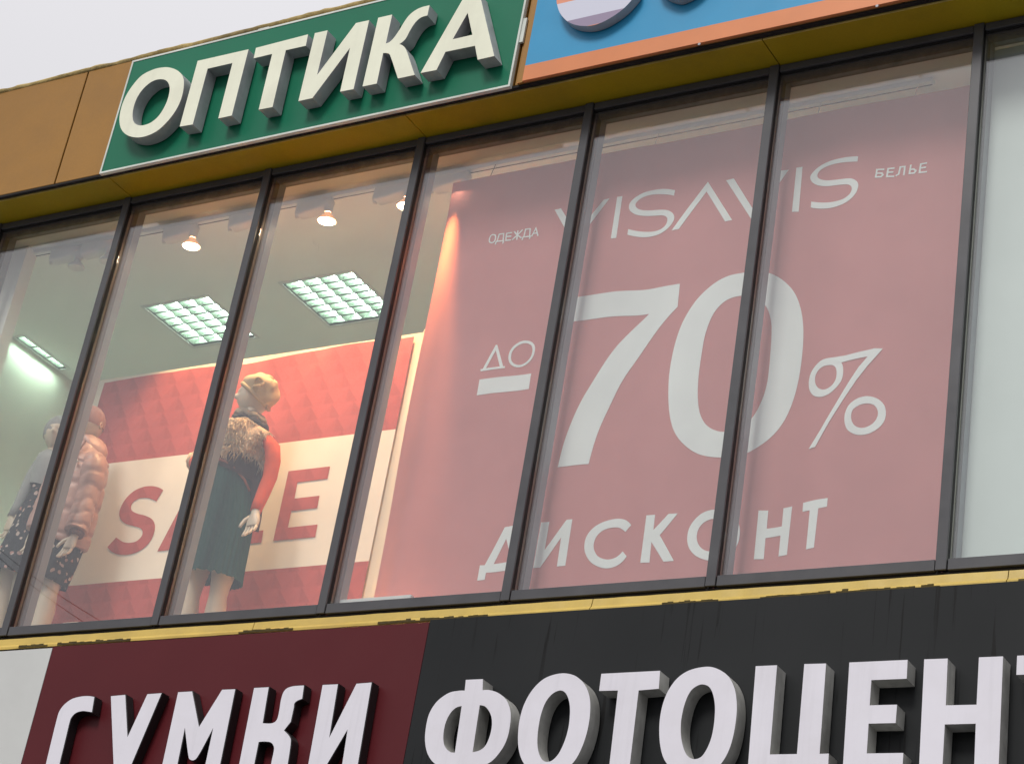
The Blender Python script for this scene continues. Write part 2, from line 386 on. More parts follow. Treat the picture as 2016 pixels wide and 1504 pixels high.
def fill(loops, y0, y1=None, mats=None, name='letter', parent=None, disp=None, bevel=0):
    """letter from closed (x, z) loops (holes by even-odd); solid between y0 and y1, or a flat print at y0"""
    cu = bpy.data.curves.new('tmp', 'CURVE'); cu.dimensions = '2D'; cu.fill_mode = 'BOTH'
    for lp in loops:
        sp = cu.splines.new('POLY'); sp.points.add(len(lp)-1); sp.use_cyclic_u = True
        for pt, v in zip(sp.points, lp): pt.co = (v.x, v.y, 0, 1)
    d = (y1-y0)*.5 if y1 is not None else 0
    cu.extrude = d; cu.bevel_depth = bevel; cu.bevel_resolution = 0; cu.offset = -bevel
    ob = bpy.data.objects.new('tmp', cu); COL.objects.link(ob); bpy.context.view_layer.update()
    me = bpy.data.meshes.new_from_object(ob.evaluated_get(bpy.context.evaluated_depsgraph_get()))
    bpy.data.objects.remove(ob); bpy.data.curves.remove(cu)
    bm = bmesh.new(); bm.from_mesh(me); bmesh.ops.remove_doubles(bm, verts=bm.verts, dist=1e-6)
    if disp:
        xs_ = [v.co.x for v in bm.verts]; a, b = min(xs_), max(xs_); k = math.ceil(a/.02)
        while k*.02 < b:
            bmesh.ops.bisect_plane(bm, geom=bm.verts[:]+bm.edges[:]+bm.faces[:], plane_co=(k*.02, 0, 0), plane_no=(1, 0, 0)); k += 1
    org = origin(parent)
    for v in bm.verts:
        x, z, h = v.co.x, v.co.y, v.co.z
        y = (disp(x, z)+y0) if disp else (y0+d-h if y1 is not None else y0)
        v.co = W(x, y, z)-org
    bm.normal_update(); bmesh.ops.recalc_face_normals(bm, faces=bm.faces)
    for f in bm.faces: f.smooth = False
    if y1 is None or disp:
        for f in bm.faces:
            if f.normal.y > 0: f.normal_flip()
    me.materials.clear()
    for m in mats: me.materials.append(m)
    for f in bm.faces:
        f.material_index = 0 if (len(mats) == 1 or abs(f.normal.y) > .8) else 1
    bm.to_mesh(me); bm.free()
    me.name = name; o = bpy.data.objects.new(name, me); COL.objects.link(o); o.parent = parent
    return o

# --- green sign with six cream block letters
GB = FY-.020
sg = thing('shop_sign', 'green sign board with six raised cream block letters', 'sign', (1.3, GB, 2.68))
box('board', m_green, sg, -.022, 2.642, GB, FY-.001, 2.688, 3.446)
for a in ((-.034, -.0225, 2.676, 3.458), (2.6425, 2.654, 2.676, 3.458)): box('trim', m_trim, sg, a[0], a[1], GB-.003, FY-.0005, a[2], a[3])
for z in ((2.676, 2.6875), (3.4465, 3.458)): box('trim', m_trim, sg, -.0222, 2.6422, GB-.003, FY-.0005, *z)
for x, z in ((.87, 3.458), (1.82, 3.458)): box('bracket', m_trim, sg, x, x+.075, GB+.004, FY-.002, z+.0005, z+.012)
box('bracket', m_trim, sg, 2.6545, 2.675, GB+.004, FY-.002, 2.95, 3.10)
LY = GB-.088
A = (200, 80, 7.161); B = (460, 30, 7.161); C = (700, 0, 6.72)
optic = [
 (A, [ringp([(945,382),(1060,420),(1140,500),(1160,620),(1130,800),(1050,980),(930,1140),(790,1270),(640,1345),(500,1368),(370,1340),(285,1265),(252,1150),(265,1000),(320,830),(420,660),(560,500),(720,415),(840,385)]),
      ringp([(830,548),(900,560),(945,610),(960,690),(935,820),(880,950),(800,1070),(700,1155),(600,1195),(520,1196),(460,1160),(437,1080),(450,950),(500,810),(580,690),(680,600),(760,560)])]),
 (A, [[(1355,290),(2072,127),(1835,1060),(1645,1100),(1845,320),(1495,400),(1285,1185),(1100,1215)]]),
 (B, [[(315,465),(1048,275),(1018,435),(735,498),(548,1298),(352,1335),(543,550),(282,612)]]),
 (B, [[(1145,258),(1325,218),(1175,850),(1725,115),(1910,75),(1690,1045),(1500,1082),(1640,465),(1110,1172),(912,1215)]]),
 (C, [[(300,240),(485,198),(400,580),(455,556,1),(515,495,1),(580,400,1),(660,270,1),(740,178,1),(850,110,1),(980,75),(950,210),(860,240,1),(785,310,1),(720,410,1),(660,520,1),(580,588),(640,620,1),(680,690,1),(730,840,1),(782,995),(560,1042),(520,920,1),(470,770,1),(440,715,1),(365,706),(280,1110),(92,1148)]]),
 (C, [[(1440,-44),(1639,-88),(1835,745),(1615,795),(1580,610),(1190,690),(1070,930),(860,970)], [(1483,175),(1545,465),(1285,525)]])]
for z, loops in optic: fill([path(*z, lp, LY) for lp in loops], LY, GB-.008, [m_cream, m_side], 'letter', sg)

# --- blue sign with orange border, only its lower edge in view
m_stripe = bpy.data.materials.new('striped_letter_face'); m_stripe.use_nodes = True; t = m_stripe.node_tree; b = t.nodes['Principled BSDF']
sz = N(t, 'SeparateXYZ'); t.links.new(N(t, 'NewGeometry').outputs['Position'], sz.inputs[0])
zz = math_(t, 'FRACT', math_(t, 'MULTIPLY', math_(t, 'SUBTRACT', sz.outputs[2], Z0+S*2.903), 1/(.30*S)))
c = mixc(t, math_(t, 'GREATER_THAN', zz, .20), (.33, .27, .38), (.66, .67, .78)); c = mixc(t, math_(t, 'GREATER_THAN', zz, .613), c, (.80, .32, .20))
t.links.new(c, b.inputs['Base Color']); b.inputs['Roughness'].default_value = .22
bs = thing('shop_sign', 'blue sign board with orange border and rounded striped letters', 'sign', (4.4, GB, 2.69))
box('board', m_blue, bs, 2.722, 6.6, GB, FY-.001, 2.787, 3.44)
box('border', m_orange, bs, 2.722, 6.6, GB-.001, FY-.001, 2.694, 2.7865)
box('edge_trim', m_ochre, bs, 2.690, 2.7215, GB+.004, FY-.001, 2.690, 3.44)
BLY = GB-.055; D = (1020, 0, 5.04)
bowl = path(*D, [(385,-10,1),(392,70,1),(420,140,1),(480,208,1),(560,248,1),(650,262,1),(740,255,1),(840,222,1),(950,160,1),(1050,85,1),(1130,0,1),(1190,-90,1),(1190,-190,1),(1110,-260,1),(940,-290,1),(830,-330,1),(860,-420,1),(1010,-460,1),(1190,-490,1),(1240,-620,1),(1080,-650,1),(850,-610,1),(660,-520,1),(600,-380,1),(650,-270,1),(780,-215,1),(880,-190,1),(890,-130,1),(820,-90,1),(700,-70,1),(560,-95,1),(440,-95,1)], BLY)
fill([bowl], BLY, GB-.006, [m_stripe, m_side], 'letter', bs)
o1 = path(*D, ringp([(1560,-12),(1680,-45),(1800,-130),(1900,-270),(1930,-420),(1850,-540),(1700,-560),(1540,-490),(1420,-370),(1370,-220),(1410,-80)]), BLY)
o2 = path(*D, ringp([(1590,-150),(1680,-190),(1760,-290),(1780,-390),(1700,-430),(1610,-380),(1540,-280),(1530,-190)]), BLY)
fill([o1, o2], BLY, GB-.006, [m_stripe, m_side], 'letter', bs)
for px, py in ((1377, 88), (1727, 13)):
    p = onY(px, py, GB); MB().tube([(p.x, GB-.004, p.z), (p.x, GB-.0015, p.z)], [.007, .008], 8).build('screw', m_side, bs)

# --- lower row of signs
SY = -.08
wp = thing('shop_sign', 'plain light grey sign panel beside the maroon sign', 'sign', (-.8, SY, -2)); box('board', m_white, wp, -2.6, .432, SY, SY+.03, -1.2, -.121)
ms = thing('shop_sign', 'maroon sign board with raised white rounded letters', 'sign', (1.5, SY, -2)); box('board', m_maroon, ms, .4395, 2.664, SY-.004, SY+.03, -1.2, -.117)
cs = thing('shop_sign', 'charcoal sign board with big raised white block letters', 'sign', (4.4, SY, -2)); box('board', m_char, cs, 2.668, 6.9, SY-.006, SY+.03, -1.2, -.1075)
for x_ in (-2.0, -.3): box('bracket', m_frame, wp, x_, x_+.05, SY+.0305, .0995, -.6, -.55)
for x_ in (.7, 2.2): box('bracket', m_frame, ms, x_, x_+.05, SY+.0305, .0995, -.6, -.55)
for x_ in (3.0, 4.7, 6.3): box('bracket', m_frame, cs, x_, x_+.05, SY+.0305, .0995, -.6, -.55)
MLY = SY-.060; E_ = (80, 1330, 5.929); F_ = (420, 1320, 5.929)
bags = [
 (E_, [[(640,242),(570,230,1),(480,235,1),(370,265,1),(280,330,1),(220,410,1),(190,500,1),(130,740,1),(60,1032,1),(30,1170,1),(45,1290,1),(130,1350,1),(260,1350,1),(380,1310,1),(440,1240),(400,1090),(330,1150,1),(260,1180,1),(220,1150,1),(232,1032,1),(290,790,1),(345,560,1),(370,490,1),(420,440,1),(490,420,1),(550,425,1),(608,435)]]),
 (E_, [[(818,232),(1000,215),(1025,690),(1248,208),(1428,195),(930,1370),(740,1380),(852,1090)]]),
 (E_, [[(1605,185),(1780,175),(1858,580),(2121,156),(2286,149),(2045,1345),(1855,1345),(2003,655),(1860,920,1),(1800,990,1),(1745,985,1),(1722,930,1),(1687,650),(1545,1345),(1352,1345)]]),
 (F_, [[(475,195),(660,185),(590,605),(690,605,1),(740,570,1),(765,480,1),(790,330,1),(830,230,1),(910,180,1),(1072,165),(1048,335),(965,375,1),(950,440,1),(915,600),(840,695),(905,770,1),(915,850,1),(880,1091,1),(830,1340),(635,1345),(672,1091,1),(705,930,1),(700,880,1),(670,845,1),(600,835,1),(540,840),(490,1091),(445,1345),(250,1345)]]),
 (F_, [[(1275,160),(1468,150),(1372,740),(1672,145),(1862,130),(1656,1345),(1462,1345),(1560,720),(1190,1345),(1060,1345)]])]
for z, loops in bags: fill([path(*z, lp, MLY) for lp in loops], MLY, SY-.010, [m_wletter, m_bside], 'letter', ms, bevel=.0035)
CLY = SY-.098; G_ = (820, 1300, 5.305); H_ = (1160, 1290, 5.04); I_ = (1480, 1270, 6.427); J_ = (1760, 1270, 6.426)
photo = [
 (G_, [[(515,200),(693,192),(690,308),(760,306,1),(850,335,1),(930,400,1),(975,500,1),(982,620,1),(950,800,1),(880,940,1),(760,1065,1),(590,1118),(570,1225),(395,1232),(410,1118),(330,1115,1),(200,1080,1),(120,980,1),(90,850,1),(95,720,1),(130,560,1),(210,430,1),(330,340,1),(430,315,1),(503,312)],
       [(472,472),(405,495,1),(345,560,1),(300,660,1),(280,780,1),(290,880,1),(340,945,1),(400,960)], [(660,464),(720,480,1),(770,550,1),(788,640,1),(775,750,1),(730,870,1),(670,930,1),(585,955)]]),
 (G_, [ringp([(1550,132),(1660,160),(1750,240),(1800,350),(1815,480),(1800,650),(1755,830),(1680,1000),(1590,1110),(1480,1180),(1360,1205),(1240,1180),(1150,1110),(1090,1010),(1062,880),(1065,700),(1095,540),(1150,400),(1230,280),(1330,190),(1440,145)]),
       ringp([(1500,310),(1555,335),(1590,410),(1603,520),(1590,680),(1550,830),(1490,960),(1430,1030),(1375,1055),(1320,1040),(1280,970),(1262,860),(1270,720),(1300,560),(1350,430),(1420,345)])]),
 (H_, [[(120,180),(703,150),(690,328),(490,345),(390,1190),(186,1205),(285,345),(98,350)]]),
 (H_, [ringp([(1170,110),(1280,135),(1380,205),(1440,320),(1462,450),(1460,600),(1430,790),(1380,950),(1300,1080),(1190,1170),(1060,1200),(930,1180),(830,1130),(750,1040),(710,920),(695,760),(705,600),(740,450),(800,320),(890,210),(1010,140)]),
       ringp([(1125,285),(1190,310),(1230,390),(1248,520),(1235,700),(1200,850),(1140,970),(1085,1018),(1020,1022),(965,980),(925,880),(908,760),(915,620),(950,470),(1000,360),(1060,305)])]),
 (I_, [[(50,262),(320,250),(228,1378),(572,1372),(665,235),(940,228),(858,1370),(975,1366),(950,1790),(720,1790),(735,1612),(-55,1620)]]),
 (I_, [[(1235,215),(1972,182),(1960,420),(1513,438),(1492,757),(1838,748),(1820,980),(1478,988),(1455,1365),(1918,1358),(1903,1600),(1148,1620)]]),
 (J_, [[(383,175),(680,165),(655,757),(1045,748),(1075,150),(1380,138),(1321,1600),(1012,1610),(1035,988),(642,998),(608,1620),(313,1625)]]),
 (J_, [[(1558,130),(2390,95),(2378,340),(2110,350),(2060,1600),(1760,1610),(1815,362),(1548,372)]])]
for z, loops in photo: fill([path(*z, lp, CLY) for lp in loops], CLY, SY-.014, [m_wletter, m_wside], 'letter', cs)

# ------------------------------------------------------------------ big red discount banner behind the glass
BY = .235
def fold(x, z):
    k = max(0., (2.56-z)/2.5)
    f = .010*math.sin(2.1+x*5.1)+.007*math.sin(x*9.7+.6)+.004*math.sin(x*21+1.1)
    e = math.exp(-((x-2.02)/.22)**2)
    b1 = .030*math.exp(-((x-4.10)/.12)**2)*min(1, k*2.2)+.014*math.exp(-((x-3.30)/.09)**2)*min(1, k*1.6)
    return BY+f*(.25+.95*k)+b1+e*.045*k*math.sin(x*19+.4)
bn = thing('hanging_banner', 'big red fabric banner with white lettering and percent figure hung inside the glass', 'banner', (3.4, BY, .0))
x0, x1, zt, zb = 2.058, 4.90, 2.525, .062
NX, NZ = 240, 24; mb = MB()
def ledge(k): return x0+.006*math.sin(k*9)-.014*k
mb.add([(ledge(j/NZ)+(x1-ledge(j/NZ))*i/NX, fold(ledge(j/NZ)+(x1-ledge(j/NZ))*i/NX, zt+(zb-zt)*j/NZ), zt+(zb-zt)*j/NZ) for j in range(NZ+1) for i in range(NX+1)],
       [(j*(NX+1)+i, j*(NX+1)+i+1, (j+1)*(NX+1)+i+1, (j+1)*(NX+1)+i) for j in range(NZ) for i in range(NX)])
mb.build('fabric', m_banner, bn, smooth=True)
for px in (973, 1285, 1600, 1790):
    p = onY(px, 300, BY); MB().tube([(p.x, BY+.004, zt-.01), (p.x+.004, .262, 2.612)], [.0022, .0022], 5).build('hanger', m_cable if px == 973 else m_side, bn)
PRT = lambda x, z: fold(x, z)
L_ = (1080, 350, 7.754); M_ = (1320, 300, 7.754); N_ = (1530, 300, 6.3); K_ = (940, 420, 11.2); O_ = (920, 650, 10.025); P_ = (1080, 520, 3.58); Q_ = (1290, 520, 3.76)
T_ = (1130, 980, 6.952); U_ = (1400, 960, 7.754); S_ = (920, 1000, 8.4); RR = (1570, 660, 6.267)
prints = [
 (L_, [[(90,490),(190,470),(438,867),(850,350),(940,330),(403,1045)]]),
 (L_, [[(1058,305),(1138,295),(1045,935),(962,942)]]),
 (L_, [[(1928,188),(1820,168,1),(1720,165,1),(1600,185,1),(1450,235,1),(1320,320,1),(1250,400,1),(1235,470,1),(1265,530,1),(1340,570,1),(1450,582,1),(1600,572,1),(1720,565,1),(1790,590,1),(1805,640,1),(1780,710,1),(1700,775,1),(1580,810,1),(1430,820,1),(1310,812,1),(1225,795),(1210,880),(1300,898,1),(1420,905,1),(1560,885,1),(1700,840,1),(1820,760,1),(1900,660,1),(1912,580,1),(1870,520,1),(1790,485,1),(1680,480,1),(1560,492,1),(1440,497,1),(1360,475,1),(1333,425,1),(1360,370,1),(1450,300,1),(1580,255,1),(1720,245,1),(1830,255,1),(1910,272)]]),
 (M_, [[(10,1190),(570,450),(945,1040),(835,1060),(550,600),(125,1170)]]),
 (M_, [[(848,430),(970,405),(1260,870),(1690,275),(1805,262),(1245,1039)]]),
 (N_, [[(235,190),(312,175),(258,725),(175,730)]]),
 (N_, [[(1015,65),(920,68,1),(800,82,1),(650,115,1),(520,175,1),(430,255,1),(405,310,1),(430,365,1),(500,405,1),(620,422,1),(780,415,1),(870,412,1),(920,430,1),(935,470,1),(910,530,1),(840,585,1),(740,615,1),(620,625,1),(500,615,1),(415,602),(408,675),(500,692,1),(640,698,1),(770,675,1),(890,620,1),(980,530,1),(1015,440,1),(1005,385,1),(950,345,1),(880,338,1),(740,348,1),(620,350,1),(530,330,1),(495,290,1),(530,225,1),(640,170,1),(800,140,1),(1005,130)]]),
 (O_, [ringp([(1150,198),(1250,220),(1320,290),(1332,390),(1300,510),(1220,620),(1110,695),(1000,725),(900,705),(830,640),(808,540),(830,430),(900,320),(1000,240),(1080,205)]), ringp([(1130,250),(1210,265),(1265,310),(1280,400),(1250,510),(1180,600),(1090,660),(1000,678),(920,655),(870,600),(860,520),(885,420),(950,335),(1050,270)])]),
 (O_, [[(235,968),(1260,850),(1210,1158),(180,1280)]]),
 (O_, [[(255,765),(300,757),(560,292),(592,290),(708,714),(742,705),(738,745),(255,808)], [(562,400),(365,748),(640,716)]]),
 (P_, [[(170,246),(480,198),(925,138),(908,300),(780,440,1),(640,620,1),(520,800,1),(430,1000,1),(350,1200,1),(290,1415),(75,1440),(130,1230,1),(220,1010,1),(330,820,1),(460,610,1),(580,460,1),(700,342),(480,372),(140,420)]]),
 (Q_, [ringp([(650,65),(760,52),(860,68),(950,120),(1020,200),(1065,320),(1085,470),(1080,640),(1050,850),(1000,1020),(930,1160),(830,1280),(700,1375),(580,1420),(440,1430),(330,1410),(230,1350),(150,1260),(110,1150),(95,1000),(100,830),(125,670),(165,520),(220,390),(310,255),(420,155),(530,95)]),
       ringp([(635,235),(730,235),(810,300),(845,390),(852,500),(840,680),(820,860),(780,1000),(710,1130),(620,1210),(510,1240),(430,1225),(370,1180),(330,1100),(315,990),(318,850),(340,680),(370,520),(420,390),(480,310),(550,260)])]),
 (RR, [ringp([(885,748),(980,775),(1055,840),(1083,930),(1070,1030),(1010,1120),(900,1195),(790,1228),(700,1222),(625,1175),(595,1090),(598,990),(640,880),(720,800),(800,760)]), ringp([(860,838),(930,850),(975,900),(985,970),(950,1050),(880,1110),(800,1140),(730,1130),(685,1085),(670,1010),(690,930),(750,875),(800,850)])]),
 (S_, [[(615,310),(775,297),(900,885),(1000,878),(975,1115),(855,1130),(868,1035),(295,1055),(270,1170),(150,1188),(195,935),(272,930)], [(645,510),(425,915),(760,895)]]),
 (S_, [[(1250,262),(1385,250),(1308,715),(1670,215),(1765,208),(1650,975),(1512,990),(1580,510),(1235,1005),(1122,1015)]]),
 (T_, [[(770,358),(700,290,1),(600,255,1),(490,262,1),(370,310,1),(260,400,1),(180,520,1),(148,650,1),(160,770,1),(220,870,1),(320,920,1),(430,930,1),(550,905,1),(640,855,1),(708,785),(645,710),(570,770,1),(490,800,1),(400,808,1),(310,780,1),(265,710,1),(258,620,1),(290,520,1),(350,440,1),(430,390,1),(530,372,1),(610,390,1),(682,445)]]),
 (T_, [[(985,232),(1103,222),(1080,430),(1285,208),(1415,205),(1165,500),(1362,855),(1215,862),(1052,595),(1025,875),(900,880)]]),
 (T_, [ringp([(1930,158),(2050,165),(2170,230),(2240,340),(2255,470),(2225,610),(2140,740),(2010,825),(1870,855),(1740,830),(1640,770),(1575,680),(1552,560),(1575,430),(1640,320),(1740,225),(1840,175)]), ringp([(1930,282),(2030,300),(2100,360),(2130,450),(2110,560),(2040,660),(1940,715),(1830,725),(1750,690),(1700,620),(1685,530),(1710,430),(1770,350),(1850,300)])]),
 (U_, [[(700,320),(845,318),(820,595),(1060,568),(1085,290),(1232,278),(1152,1018),(1010,1028),(1040,708),(803,738),(775,1060),(628,1065)]]),
 (U_, [[(1420,245),(1808,185),(1795,318),(1665,345),(1600,945),(1475,968),(1530,370),(1410,382)]])]
for z, loops in prints: fill([path(*z, lp, BY) for lp in loops], -.0022, None, [m_print], 'letter', bn, disp=PRT)
# percent sign: upper ring and its tail joined to the slash
fill([path(*RR, lp, BY) for lp in (ringp([(400,300),(490,315),(560,360),(580,450),(565,560),(510,650),(420,735),(320,775),(220,760),(155,690),(138,590),(155,490),(210,400),(300,325)]), ringp([(430,388),(480,410),(500,470),(490,560),(450,630),(390,675),(330,688),(265,660),(228,600),(225,520),(260,450),(330,400)]))], -.0022, None, [m_print], 'percent_ring', bn, disp=PRT)
fill([path(*RR, [(385,302),(500,290),(610,268),(780,210),(950,158),(1050,158),(870,370),(735,560),(600,780),(400,1110),(235,1395),(148,1415),(300,1190),(500,850),(640,600),(760,400),(868,262),(720,305),(560,357),(480,345)], BY)], -.0030, None, [m_print], 'percent_slash', bn, disp=PRT)
small = [(K_, 26, [([(330,475),(385,482),(398,525),(385,590),(345,640),(290,648),(262,615),(268,555),(293,500)], 1)]),
 (K_, 26, [([(430,615),(478,462),(578,448),(562,600)], 0), ([(395,675),(412,622),(575,604),(560,655)], 0)]),
 (K_, 26, [([(750,430),(643,444),(622,600),(725,590)], 0), ([(632,520),(735,506)], 0)]),
 (K_, 26, [([(892,395),(870,575)], 0), ([(820,415),(880,488),(775,580)], 0), ([(990,380),(884,488),(965,545)], 0)]),
 (K_, 26, [([(1025,520),(1062,358),(1163,346),(1150,510)], 0), ([(990,580),(1008,530),(1165,510),(1150,552)], 0)]),
 (K_, 26, [([(1200,500),(1288,325),(1328,485)], 0), ([(1235,448),(1315,435)], 0)]),
 (N_, 19, [([(1320,216),(1242,222),(1228,308)], 0), ([(1230,315),(1290,309),(1314,285),(1300,264),(1236,270)], 0)]),
 (N_, 19, [([(1445,197),(1377,206),(1361,303),(1440,299)], 0), ([(1369,252),(1430,246)], 0)]),
 (N_, 19, [([(1478,286),(1506,270),(1526,182),(1583,176),(1570,275)], 0)]),
 (N_, 19, [([(1656,162),(1638,262)], 0), ([(1640,262),(1698,256),(1719,228),(1692,208),(1650,213)], 0)]),
 (N_, 19, [([(1848,132),(1780,146),(1763,250),(1845,240)], 0), ([(1772,196),(1835,186)], 0)])]
for z, w, strokes in small:
    sc = (onY(z[0]+100/z[2], z[1], BY)-onY(z[0], z[1], BY)).length/100
    gl_ = None
    for k, (pl, cl) in enumerate(strokes):
        lp = stroke(path(*z, [(*p, 1) for p in pl] if cl else pl, BY, closed=bool(cl)), w*sc, bool(cl))
        o = fill(lp, -.0022-.0004*k, None, [m_print], 'letter' if gl_ is None else 'stroke', bn if gl_ is None else gl_, disp=PRT)
        if gl_ is None: gl_ = o

# ------------------------------------------------------------------ sale banner on the display wall
sb = thing('sale_banner', 'red and white vinyl sale banner on the cream partition behind the mannequins', 'banner', (.6, DY-.004, ZF))
def crease(x, z):
    k = math.exp(-((1.90-z)/.22)**2)
    return DY-.010-.006*math.sin(x*7+.5)*k-.010*k*abs(math.sin((x-1.1)*6+(1.9-z)*5))-.002*math.sin(x*3.1+z*2)
def ztop(x): return onY(830, 655, DY).z-.030+.012*math.sin((x+.5)*4.2)*(.3+.7*min(1, (x+.6)/2.2))
tW = [onY(209, 915, DY), onY(775, 847.5, DY)]; bW = [onY(108.5, 1157, DY), onY(723, 1106, DY)]
def zl(q, x): return q[0].z+(q[1].z-q[0].z)*(x-q[0].x)/(q[1].x-q[0].x)
sx0, sx1 = -.485, 1.692
def strip(name, zhi, zlo, m, NZ=20, NX=90):
    mb = MB(); vs = []
    for j in range(NZ+1):
        for i in range(NX+1):
            x = sx0+(sx1-sx0)*i/NX; a, b = zhi(x), zlo(x); z = a+(b-a)*j/NZ; vs.append((x, crease(x, z), z))
    mb.add(vs, [(j*(NX+1)+i, j*(NX+1)+i+1, (j+1)*(NX+1)+i+1, (j+1)*(NX+1)+i) for j in range(NZ) for i in range(NX)])
    return mb.build(name, m, sb, smooth=True)
strip('red_field', ztop, lambda x: zl(tW, x), m_vinyl); strip('white_field', lambda x: zl(tW, x), lambda x: zl(bW, x), m_vwhite); strip('red_field', lambda x: zl(bW, x), lambda x: ZF+.02, m_vinyl)
V_ = (190, 900, 7.161); W_ = (480, 880, 6.835)
sale = [(V_, [[(945,465),(870,425,1),(760,408,1),(640,430,1),(520,490,1),(410,600,1),(345,720,1),(328,810,1),(350,880,1),(420,940,1),(540,975,1),(620,1000,1),(655,1050,1),(640,1120,1),(570,1185,1),(470,1210,1),(380,1195,1),(285,1132),(160,1270),(230,1340,1),(330,1375,1),(460,1375,1),(590,1335,1),(700,1260,1),(780,1160,1),(825,1040,1),(825,940,1),(780,870,1),(690,825,1),(590,800,1),(510,760,1),(493,700,1),(530,630,1),(620,580,1),(720,575,1),(790,595,1),(850,622)]]),
 (V_, [[(862,1330),(1355,385),(1520,362),(1610,1232),(1440,1255),(1425,1090),(1130,1125),(1020,1310)], [(1400,560),(1415,950),(1200,985)]]),
 (W_, [[(-310,1330),(-100,400),(30,380),(-130,1150),(265,1118),(238,1282)]]),
 (W_, [[(603,325),(1165,262),(1130,428),(725,475),(683,692),(1022,655),(990,820),(640,860),(595,1082),(995,1042),(962,1210),(395,1262)]])]
for z, loops in sale: fill([path(*z, lp, DY-.01) for lp in loops], -.0025, None, [m_vinyl], 'letter', sb, disp=crease)

# ------------------------------------------------------------------ ceiling lights
e_tube = emit('fluorescent_tube', (.72, 1.0, .79), 85)
e_hot = emit('halogen_face', (1.0, .78, .52), 26)
m_louv = mat('louvre_aluminium', (.075, .092, .074), .45, .05, 8)
def ceiling_light(f, label, tubes=4, cells=7):
    a, b_, c_, d_ = f; x0, x1, y0, y1 = a+.004, b_-.004, c_+.004, d_-.004
    t = thing('ceiling_light', label, 'ceiling light', ((a+b_)/2, (c_+d_)/2, ZC))
    mb = MB(); zt_ = ZC+.075
    mb.box(x0, x1, y0, y1, zt_, zt_+.01)
    for q in ((x0, x0+.006, y0, y1), (x1-.006, x1, y0, y1), (x0+.0065, x1-.0065, y0, y0+.006), (x0+.0065, x1-.0065, y1-.006, y1)): mb.box(*q, ZC+.001, zt_-.001)
    mb.build('housing', m_louv, t)
    # visible rim
    mb = MB()
    for q in ((a-.012, b_+.012, c_-.012, c_+.006), (a-.012, b_+.012, d_-.006, d_+.012), (a-.012, a+.006, c_+.0065, d_-.0065), (b_-.006, b_+.012, c_+.0065, d_-.0065)): mb.box(*q, ZC-.006, ZC-.0005)
    mb.build('rim', m_plastic, t)
    w = (x1-x0-.016)/tubes
    for k in range(tubes):
        xc = x0+.008+w*(k+.5)
        MB().tube([(xc, y0+.012, ZC+.048), (xc, y1-.012, ZC+.048)], [.011, .011], 10).build('tube', e_tube, t, smooth=True)
        # reflector trough beside each tube and cross blades
        tr2 = MB()
        for s_ in (-1, 1): tr2.add([(xc+s_*w*.47, y0+.008, ZC+.002), (xc+s_*w*.47, y1-.008, ZC+.002), (xc+s_*w*.20, y1-.008, ZC+.066), (xc+s_*w*.20, y0+.008, ZC+.066)], [(0, 1, 2, 3)])
        tr2.build('reflector', m_louv, t)
        for q in range(cells+1):
            yy = y0+.012+(y1-y0-.024)*q/cells
            MB().add([(xc-w*.45, yy-.008, ZC+.004), (xc+w*.45, yy-.008, ZC+.004), (xc+w*.45, yy+.008, ZC+.004), (xc-w*.45, yy+.008, ZC+.004), (xc-w*.36, yy, ZC+.030), (xc+w*.36, yy, ZC+.030)],
                     [(0, 1, 2, 3), (0, 1, 5, 4), (3, 2, 5, 4), (0, 3, 4), (1, 2, 5)]).build('blade', m_louv, t)
    return t
ceiling_light(fix[0], 'recessed four tube louvre light above the pink jacket mannequin', 4, 6)
ceiling_light(fix[1], 'recessed four tube louvre light near the red banner, above the green skirt mannequin', 4, 7)
ceiling_light(fix[2], 'narrow lit ceiling strip light against the pale left wall', 1, 3)

